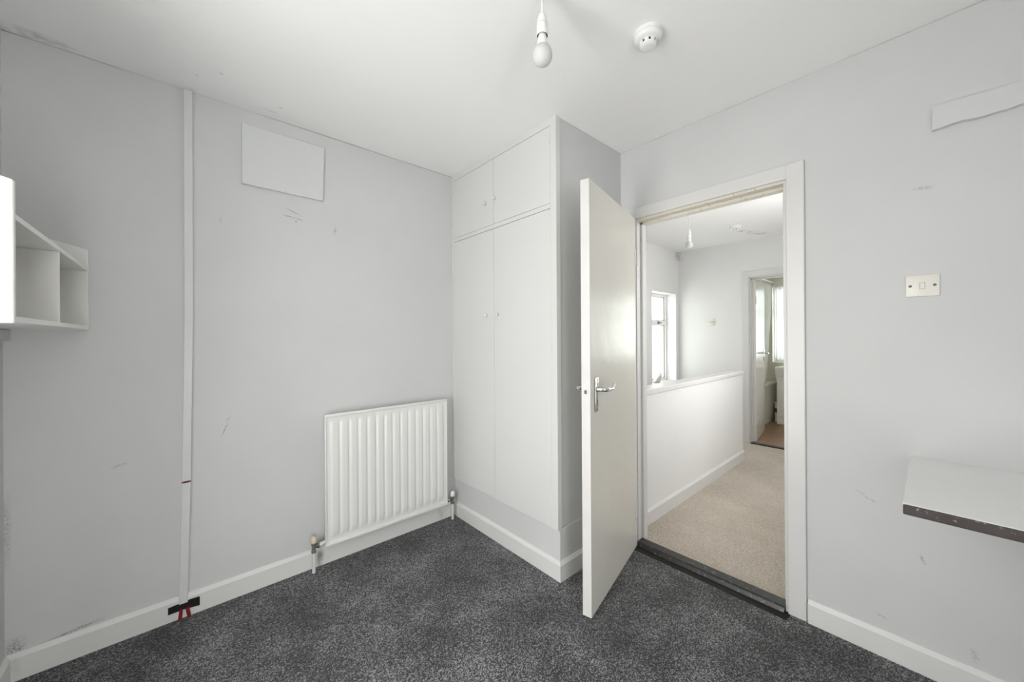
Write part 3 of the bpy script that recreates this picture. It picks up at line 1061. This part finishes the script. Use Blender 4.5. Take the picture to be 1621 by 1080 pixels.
# ------------------------------------------------------------------ bathroom things
tb = thing('bathtub', 'white bath along the wall behind the bathroom door', 'bathtub', (5.85, 1.86, .02))
bm = B()
box(bm, 5.06, 6.59, 1.512, 1.53, .10, .535, .004)
box(bm, 5.06, 6.59, 1.522, 1.535, .02, .10)
obj('bath_panel', bm, 'tub', tb)
bm = B()
x0, x1, y0, y1 = 5.06, 6.595, 1.495, 2.195
zz = .575


def rrect(cx_, cy_, a, b, r, z, n=8):
    pts = []
    for (sx, sy, st) in ((1, 1, 0), (-1, 1, 1), (-1, -1, 2), (1, -1, 3)):
        for k in range(n + 1):
            an = st * R90 + k / n * R90
            pts.append(bm.verts.new((cx_ + sx * (a - r) + r * math.cos(an), cy_ + sy * (b - r) + r * math.sin(an), z)))
    return pts


cxx, cyy, ha, hb = (x0 + x1) / 2, (y0 + y1) / 2, (x1 - x0) / 2, (y1 - y0) / 2
rs = [rrect(cxx, cyy, ha, hb, .02, zz - .045), rrect(cxx, cyy, ha, hb, .02, zz - .008), rrect(cxx, cyy, ha - .008, hb - .008, .02, zz), rrect(cxx, cyy, ha - .06, hb - .06, .10, zz),
      rrect(cxx, cyy, ha - .075, hb - .075, .12, zz - .02), rrect(cxx, cyy, ha - .14, hb - .13, .12, zz - .40)]
for a, b in zip(rs, rs[1:]):
    for k in range(len(a)):
        bm.faces.new((a[k], a[(k + 1) % len(a)], b[(k + 1) % len(a)], b[k]))
bm.faces.new(rs[-1])
obj('tub', bm, 'tub', tb, True)


def hanging(name, label, cat, x_of, y_of, nz, nu, mat, z0, z1, folds=9, amp=.02, grp=None):
    bm = B()
    g = []
    for k in range(nz + 1):
        tz = k / nz
        row = []
        for i in range(nu + 1):
            u = i / nu
            w = amp * math.sin(u * folds * 2 * math.pi + .6 * math.sin(tz * 3)) * (.6 + .4 * tz)
            row.append(bm.verts.new((x_of(u, tz, w), y_of(u, tz, w), z1 + (z0 - z1) * tz)))
        g.append(row)
    for a, b in zip(g, g[1:]):
        for i in range(nu):
            bm.faces.new((a[i], a[i + 1], b[i + 1], b[i]))
    o = tag(obj(name, bm, mat, None, True), label, cat, grp)
    sd = o.modifiers.new('thickness', 'SOLIDIFY')
    sd.thickness = .0015
    return o


hanging('shower_curtain', 'white shower curtain gathered to one side over the bath', 'shower curtain',
        lambda u, t_, w: 5.75 + u * (.80 - .42 * t_), lambda u, t_, w: 1.545 + w, 24, 90, 'fabric', .60, 2.03, 9, .022)
bm = B(); tube(bm, [(XB0 + .002, 1.545, 2.045), (XB1 - .002, 1.545, 2.045)], .010, 12)
tag(obj('shower_rail', bm, 'plastic'), 'white rail carrying the shower curtain', 'rail')
hanging('net_curtain', 'white net curtain hanging at the bathroom window', 'curtain',
        lambda u, t_, w: XB1 - .03 + w * .6, lambda u, t_, w: 1.29 + .235 * u, 16, 60, 'net', .88, 1.98, 5, .014)
vu = thing('vanity_unit', 'white bathroom vanity cabinet with ceramic basin', 'vanity unit', (6.41, 1.19, .02))
bm = B(); box(bm, 6.235, 6.60, .96, 1.425, .02, .66, .003)
obj('cabinet', bm, 'tub', vu)
for (a, b) in ((.965, 1.190), (1.195, 1.420)):
    bm = B(); box(bm, 6.217, 6.234, a, b, .125, .608, .003)
    obj('cabinet_door', bm, 'tub', vu)
bm = B(); box(bm, 6.221, 6.236, .962, 1.423, .020, .115, .002)
obj('kickboard', bm, 'tub', vu)
bm = B()
prism(bm, [(6.25, .62), (6.60, .62), (6.60, .815), (6.185, .815), (6.180, .795), (6.195, .770), (6.225, .70)], lambda a, b, y: (a, y, b), .945, 1.440)
bmesh.ops.bevel(bm, geom=list(bm.edges), offset=.006, segments=2, affect='EDGES')
obj('basin', bm, 'tub', vu, True)
bm = B(); tube(bm, [(6.54, 1.19, .81), (6.54, 1.19, .90), (6.52, 1.19, .925), (6.46, 1.19, .925), (6.44, 1.19, .905)], .012, 12)
obj('tap', bm, 'chrome', vu, True)
t = thing('waste_pipe', 'white waste pipe with dark joint beside the vanity cabinet', 'pipe', (6.40, 1.465, .02))
bm = B(); tube(bm, [(6.40, 1.465, .02), (6.40, 1.465, .13), (6.40, 1.465, .30)], .024, 14)
obj('pipe_run', bm, 'tub', t, True)
bm = B(); tube(bm, [(6.40, 1.465, .15), (6.40, 1.465, .21)], .030, 14)
obj('pipe_joint', bm, 'dull_metal', t, True)
